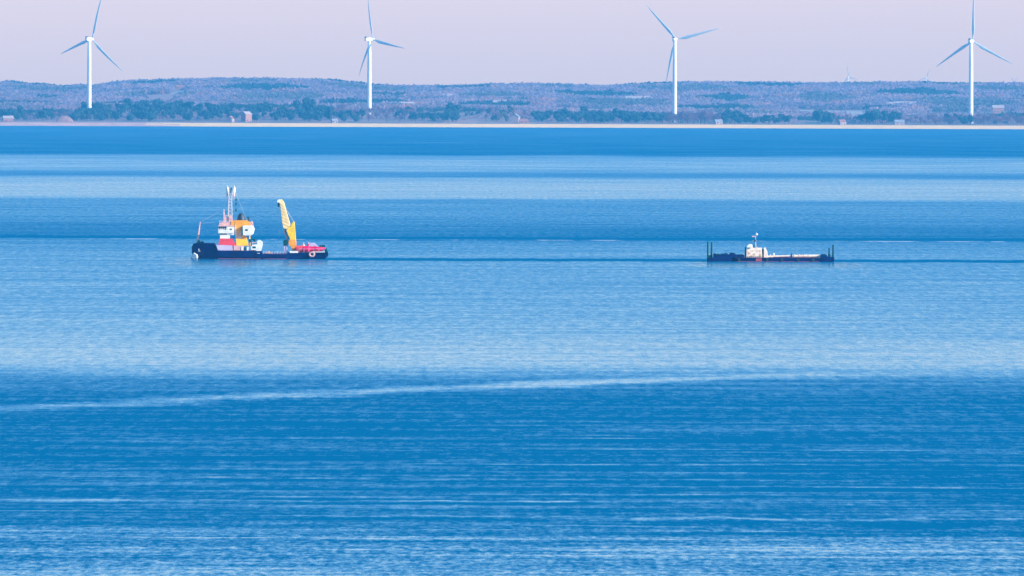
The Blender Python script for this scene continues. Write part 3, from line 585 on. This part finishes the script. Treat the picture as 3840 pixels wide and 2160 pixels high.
b.build('boom_bracing', mat('bracing_paint', (0.8, 0.55, 0.28), .5, .1, 1), cr)
MB().lathe([(.42, -.9), (.5, -.5), (.5, .5), (.42, .9)], (sx(1540), 0, sz(385)), 14, 'Y').build('sheave', M_wh, cr)
MB().tube((sx(1535), 0, sz(385)), (sx(1538), 0, sz(440)), .2, .24).lathe([(.1, -.2), (.3, 0), (.3, .5), (.1, .7)], (sx(1540), 0, sz(462)), 10).build('hook', M_grn, cr)
MB().tube((sx(1636), -.95, sz(800)), (sx(1668), -.95, sz(870)), .24).tube((sx(1668), -.95, sz(870)), (sx(1752), -.95, sz(1048)), .15).build('lift_ram', M_grn, cr)
MB().tube((sx(1615), -.4, sz(820)), (sx(1690), -.4, sz(1000)), .22).tube((sx(1615), .4, sz(820)), (sx(1690), .4, sz(1000)), .22).build('stay', M_pink, cr)
MB().box(sx(1618), sx(1680), -1.4, 1.4, sz(1050), sz(962)).tube((sx(1648), -1.5, sz(1004)), (sx(1648), 1.5, sz(1004)), .75, n=14).build('winch', M_grn, SHIP, bevel=.05)
MB().box(sx(1622), sx(1640), -1.2, 1.2, sz(1176), sz(1050)).box(sx(1658), sx(1678), -1.2, 1.2, sz(1176), sz(1050)).build('winch_stand', M_lil, SHIP)
# stern rail, pale fender band and life ring
MB().box(sx(1712), sx(1838), -4.66, -4.54, sz(1158), sz(1128)).box(sx(2060), sx(2236), -4.5, -4.36, sz(1148), sz(1136)).build('stern_rail', M_wh, SHIP)
ring = MB()
for k in range(16):
    a0, a1 = 2 * math.pi * k / 16, 2 * math.pi * (k + 1) / 16
    ring.tube((sx(2045) + .72 * math.cos(a0), -4.85, sz(1178) + .6 * math.sin(a0)), (sx(2045) + .72 * math.cos(a1), -4.85, sz(1178) + .6 * math.sin(a1)), .28, n=7)
ring.build('fender', M_pink, SHIP)
MB().prism(P([(2236, 1150), (2236, 1100), (2262, 1092), (2284, 1150)]), -3.6, 3.6).build('stern_gate', M_grn, SHIP)
b = MB()
for k in range(6): b.tube((sx(1850 + k * 75), -4.3, sz(1150)), (sx(1850 + k * 75), -4.3, sz(1096)), .05, n=5)
b.tube((sx(1850), -4.3, sz(1098)), (sx(2225), -4.3, sz(1098)), .05, n=5); b.build('rail', M_lil, SHIP)

# red workboat and buoys lying on the stern deck
def on_ship(X, y, Y): return (vx + sx(X), vD + y, sz(Y))
wb = thing('workboat', 'crimson workboat lying on the stern deck of the crane ship', 'boat', on_ship(2110, -1.6, 1143)); wb.scale = (1.1, 1.1, 1.15)
secs = []
for u, hw, z0, z1 in ((-2.6, 1.0, .15, 1.35), (-1.4, 1.25, 0, 1.4), (0, 1.3, 0, 1.35), (1.2, 1.0, .15, 1.25), (2.0, .5, .45, 1.15), (2.5, .08, .8, 1.05)):
    secs.append([(u, -hw * .5, z0), (u, hw * .5, z0), (u, hw, z0 + (z1 - z0) * .5), (u, hw * .95, z1), (u, -hw * .95, z1), (u, -hw, z0 + (z1 - z0) * .5)])
MB().loft(secs).build('hull', M_dred, wb)
MB().prism([(-2.2, 1.36), (-1.9, 2.3), (-.6, 2.35), (.1, 1.75), (.5, 1.36)], -.8, .8).build('canopy', M_lil, wb, bevel=.08)
MB().box(.8, 2.35, -.25, .25, 1.18, 1.75).build('engine_cover', M_grn, wb)
def buoy(label, X, y, s, m, lying=False):
    t = thing('buoy', label, 'buoy', on_ship(X, y, 1143), 0, 'buoys lying on the stern deck')
    if lying:
        MB().lathe([(.3 * s, -1.3 * s), (.8 * s, -1.0 * s), (.85 * s, .5 * s), (.45 * s, 1.2 * s), (.12 * s, 2.0 * s)], (0, 0, .85 * s), 16, 'X').build('float', m, t)
        MB().tube((1.9 * s, 0, .85 * s), (2.5 * s, 0, .85 * s), .1 * s).build('shaft', M_grn, t)
    else:
        MB().lathe([(.5 * s, 0), (.9 * s, .3 * s), (.9 * s, 1.0 * s), (.5 * s, 1.4 * s), (.25 * s, 2.0 * s)], (0, 0, 0), 16).build('float', m, t)
        MB().tube((0, 0, 2 * s), (0, 0, 2.5 * s), .14 * s).build('shaft', M_lil, t)
    return t
buoy('bright red buoy lying beside the foot of the yellow crane', 1865, -2.6, 1.1, M_red, True)
buoy('crimson buoy lying next to the red workboat', 1960, -2.8, 1.05, M_dred, True)
buoy('pinkish buoy standing upright between the crane and the workboat', 1915, .6, 1.1, M_pink)
buoy('crimson buoy standing upright behind the lying ones', 1990, 1.2, 1.15, M_dred)

# ------------------------------------------------------------------ work barge (right)
def bx_(X): return (X - 1290) / 56.5
def bz(Y): return (627 - Y) / 56.5
wx, wD = ground_at(2600 + 1290 / 4.441, 981.5); wD += 4.0
BAR = thing('work_barge', 'long low dark barge with cream wheelhouse, pale pipeline and thin upright poles at both ends', 'barge', (wx, wD, 0))
def Q(pts): return [(bx_(a), bz(b)) for a, b in pts]
st = [(590, 1.2, .6, 560, 640), (660, 3.4, 2.4, 556, 680), (760, 3.9, 3.6, 556, 680), (1000, 4.0, 3.9, 560, 680), (1300, 4.0, 3.9, 562, 680), (1800, 4.0, 3.9, 560, 680), (2110, 4.0, 3.8, 560, 680)]
secs = []
for X, bt, bw, yt, yb in st:
    x, z1, z0 = bx_(X), bz(yt), bz(yb); zm = z0 + (z1 - z0) * .5
    secs.append([(x, -bw * .85, z0), (x, bw * .85, z0), (x, bw, zm), (x, bt, z1), (x, -bt, z1), (x, -bw, zm)])
bh = MB().loft(secs).build('hull', M_hull, BAR)
MB().box(bx_(1040), bx_(1140), -4.06, -3.9, bz(618), bz(572)).build('pink_patch', M_patch, bh)  # plain salmon patch on the hull below the house
MB().box(bx_(700), bx_(2100), -3.98, 3.98, bz(680), bz(620)).build('boot_topping_reflection', M_boot_refl, bh)  # boot topping, its red also painting in the pink reflection at the waterline
MB().box(bx_(700), bx_(2100), -3.7, 3.7, bz(560), bz(556)).build('deck', M_deck, BAR)
# bow pontoon with heaped dredging gear
MB().box(bx_(252), bx_(640), -3.3, 3.3, bz(650), bz(562)).build('pontoon', M_hull, BAR, bevel=.1)
b = MB(); rr_ = random.Random(3)
b.prism(Q([(330, 562), (332, 500), (360, 488), (400, 520), (440, 505), (480, 515), (520, 490), (560, 488), (590, 512), (610, 486), (640, 478), (690, 486), (710, 512), (780, 510), (840, 540), (860, 562)]), -1.8, 1.8)
b.prism(Q([(340, 562), (350, 520), (420, 532), (500, 500), (600, 520), (680, 498), (760, 528), (850, 562)]), -2.9, -1.9)
for k in range(14):
    X = rr_.uniform(350, 820); s = rr_.uniform(.2, .5); b.box(bx_(X), bx_(X) + s * 1.6, -2.6 + rr_.random(), -1.7 + rr_.random(), bz(562), bz(rr_.uniform(500, 530)))
b.build('dredging_gear', M_hull, BAR)
b = MB()
for X in (380, 455, 530, 650): b.tube((bx_(X), -2.4, bz(530)), (bx_(X + 40), -2.4, bz(496)), .12).lathe([(.32, -.3), (.32, .3)], (bx_(X + 20), -2.3, bz(508)), 12, 'Y')
b.build('winch', M_grn, BAR)
# upright poles
for X0, X1, t0, t1, wd in ((238, 238, 300, 615, .27), (306, 300, 308, 612, .29), (2270, 2270, 396, 560, .27), (2340, 2340, 348, 600, .29)):
    MB().tube((bx_(X1), -1.6 if X0 in (238, 2270) else 1.2, bz(t1)), (bx_(X0), -1.6 if X0 in (238, 2270) else 1.2, bz(t0)), wd, wd * .8, 10).tube((bx_(X0) - .25, -1.6 if X0 in (238, 2270) else 1.2, bz(t0 + 6)), (bx_(X0) + .25, -1.6 if X0 in (238, 2270) else 1.2, bz(t0 + 6)), .14).build('spud_pole', M_grn, BAR)
MB().box(bx_(232), bx_(285), -2.4, -.8, bz(625), bz(522)).box(bx_(288), bx_(318), .5, 2, bz(600), bz(500)).build('pole_guide', M_grn, BAR)
MB().prism(Q([(2112, 640), (2130, 516), (2150, 506), (2230, 510), (2240, 540), (2352, 545), (2356, 600), (2330, 650)]), -3.2, 3.2).build('stern_block', M_hull, BAR, bevel=.08)
MB().box(bx_(2140), bx_(2210), -2.6, 2.6, bz(512), bz(498)).box(bx_(2250), bx_(2292), -2.2, -1, bz(548), bz(500)).box(bx_(2322), bx_(2352), .6, 1.8, bz(548), bz(490)).build('pole_guide', M_grn, BAR)
# wheelhouse block
M_cream = mat('cream_paint', (0.82, 0.70, 0.55), .5, .1, .8, col2=(0.72, 0.50, 0.38))
wh = MB().prism(Q([(880, 558), (884, 432), (905, 415), (930, 412), (960, 400), (1046, 396), (1060, 388), (1092, 400), (1140, 392), (1146, 575), (1040, 575)]), -3.0, 3.0).build('house', M_cream, BAR, bevel=.06)
b = MB()
for X in (975, 1050, 1095): b.box(bx_(X), bx_(X + 24), -3.07, -2.95, bz(455), bz(435))
b.build('window', M_buff, wh)
MB().box(bx_(1149), bx_(1172), -2.6, 2.6, bz(600), bz(418)).build('doorway', M_grn, wh)
MB().prism(Q([(1174, 560), (1174, 398), (1200, 392), (1212, 420), (1232, 452), (1242, 560)]), -2.8, 2.8).build('aft_house', M_cream, wh, bevel=.06)
br = MB().prism(Q([(898, 398), (896, 362), (930, 335), (980, 338), (996, 398)]), -2.2, 2.2).build('wheelhouse', M_wh, BAR)
MB().box(bx_(902), bx_(940), -2.27, -2.1, bz(412), bz(392)).build('window', M_grn, br)
MB().box(bx_(1002), bx_(1022), -1, 1, bz(400), bz(358)).build('exhaust', M_grn, BAR)
MB().box(bx_(858), bx_(880), -1.5, -1.0, bz(560), bz(385)).build('ladder', M_grn, BAR)
ms = MB().tube((bx_(1044), 0, bz(398)), (bx_(1036), 0, bz(240)), .16, .1).tube((bx_(1036), 0, bz(240)), (bx_(1050), 0, bz(130)), .1, .05).tube((bx_(985), 0, bz(285)), (bx_(1060), 0, bz(270)), .08).tube((bx_(1000), 0, bz(208)), (bx_(1050), 0, bz(215)), .07).build('mast', M_grey, BAR)
MB().lathe([(.1, -.35), (.34, -.2), (.34, .2), (.1, .35)], (bx_(1056), 0, bz(172)), 12).build('radar', M_wh, ms)
MB().box(bx_(978), bx_(1024), -.5, .5, bz(216), bz(196)).build('radar', M_pink, ms)
MB().lathe([(.1, -.4), (.25, -.2), (.25, .3), (.1, .4)], (bx_(1030), 0, bz(280)), 10).build('lamp', M_grn, ms)
for q, (X0, X1, y0, y1) in enumerate(((885, 905, 440, 470), (915, 950, 470, 500), (1000, 1030, 490, 520), (1100, 1135, 500, 540), (960, 985, 520, 545))):
    MB().box(bx_(X0), bx_(X1), -3.08, -2.96, bz(y1), bz(y0)).build('rust_stain', M_buff, wh)
b = MB()
for X in list(range(900, 1140, 34)): b.tube((bx_(X), -3.2, bz(560)), (bx_(X), -3.2, bz(536)), .04, n=5)
b.tube((bx_(895), -3.2, bz(537)), (bx_(1140), -3.2, bz(537)), .04, n=5)
for X in list(range(1700, 2110, 45)): b.tube((bx_(X), 3.2, bz(560)), (bx_(X), 3.2, bz(512)), .04, n=5)
b.tube((bx_(1690), 3.2, bz(514)), (bx_(2110), 3.2, bz(514)), .04, n=5)
b.build('rail', M_grn, BAR)
for X in (760, 1230, 1480, 1750, 2000): MB().lathe([(.25, -.16), (.45, -.16), (.45, .16), (.25, .16)], (bx_(X), -4.12, bz(590)), 12, 'Y').build('tyre_fender', M_blk, BAR)
# pipeline along the deck, on stands
pp = MB().tube((bx_(1238), -1, bz(545)), (bx_(1612), -1, bz(532)), .3, .26, 14).tube((bx_(1656), -1, bz(534)), (bx_(2112), -1, bz(530)), .38, .42, 14)
for X in range(1690, 2110, 80): pp.lathe([(.5, -.1), (.5, .1)], (bx_(X), -1, bz(533)), 14, 'X')
pp = pp.build('pipeline', M_cream, BAR)
b = MB()
for X in (1280, 1420, 1560, 1700, 1850, 2000): b.box(bx_(X), bx_(X + 14), -1.3, -.7, bz(560), bz(546))
b.build('pipe_stand', M_grn, pp)
MB().lathe([(.2, 0), (.24, .8), (.1, 1.0)], (bx_(1344), -1, bz(540)), 10).tube((bx_(1290), -1, bz(545)), (bx_(1290), -1, bz(505)), .1).build('vent_pipe', M_wh, BAR)
MB().tube((bx_(1640), -1, bz(560)), (bx_(1642), -1, bz(480)), .12).prism(Q([(1600, 560), (1636, 530), (1668, 560)]), -1.6, -.4).build('bollard_frame', M_hull, BAR)
MB().prism(Q([(1290, 560), (1350, 546), (1580, 544), (1600, 560)]), -3.4, -1.8).box(bx_(1680), bx_(2100), -3.4, -3.2, bz(560), bz(552)).build('coaming', M_hull, BAR)

# bow wave of the left ship
b = MB(); rr_ = random.Random(2)
for k in range(26):
    u = k / 25; X = 235 + 85 * u + rr_.uniform(-8, 8)
    b.lathe([(.05, -.1), (.42 * (1 - u * .3), .1), (.34, .45), (.05, .7)], (sx(X), -1.6 - u * 2.2 + rr_.uniform(-.4, .4), rr_.uniform(0, 1.2) * (1 - abs(u - .5))), 7)
bw_ = b.build('bow_wave', M_wh); bw_.location = (vx, vD, 0); bw_['kind'] = 'stuff'; tag(bw_, 'small pale bow wave breaking under the navy bow', 'foam')

# ------------------------------------------------------------------ air
hz = MB().box(-7000, 7000, -500, 31000, -2.5, 300)
M_h = bpy.data.materials.new('haze_air'); M_h.use_nodes = True; n = M_h.node_tree; n.nodes.clear()
pv = n.nodes.new('ShaderNodeVolumePrincipled'); pv.inputs['Density'].default_value = HAZE_DENSITY; pv.inputs['Color'].default_value = (*HAZE_COLOR, 1); pv.inputs['Anisotropy'].default_value = 0.0
o = n.nodes.new('ShaderNodeOutputMaterial'); n.links.new(pv.outputs[0], o.inputs['Volume'])
hz = hz.build('haze', M_h); hz['kind'] = 'stuff'; tag(hz, 'thin blue sea haze over the whole bay', 'haze')
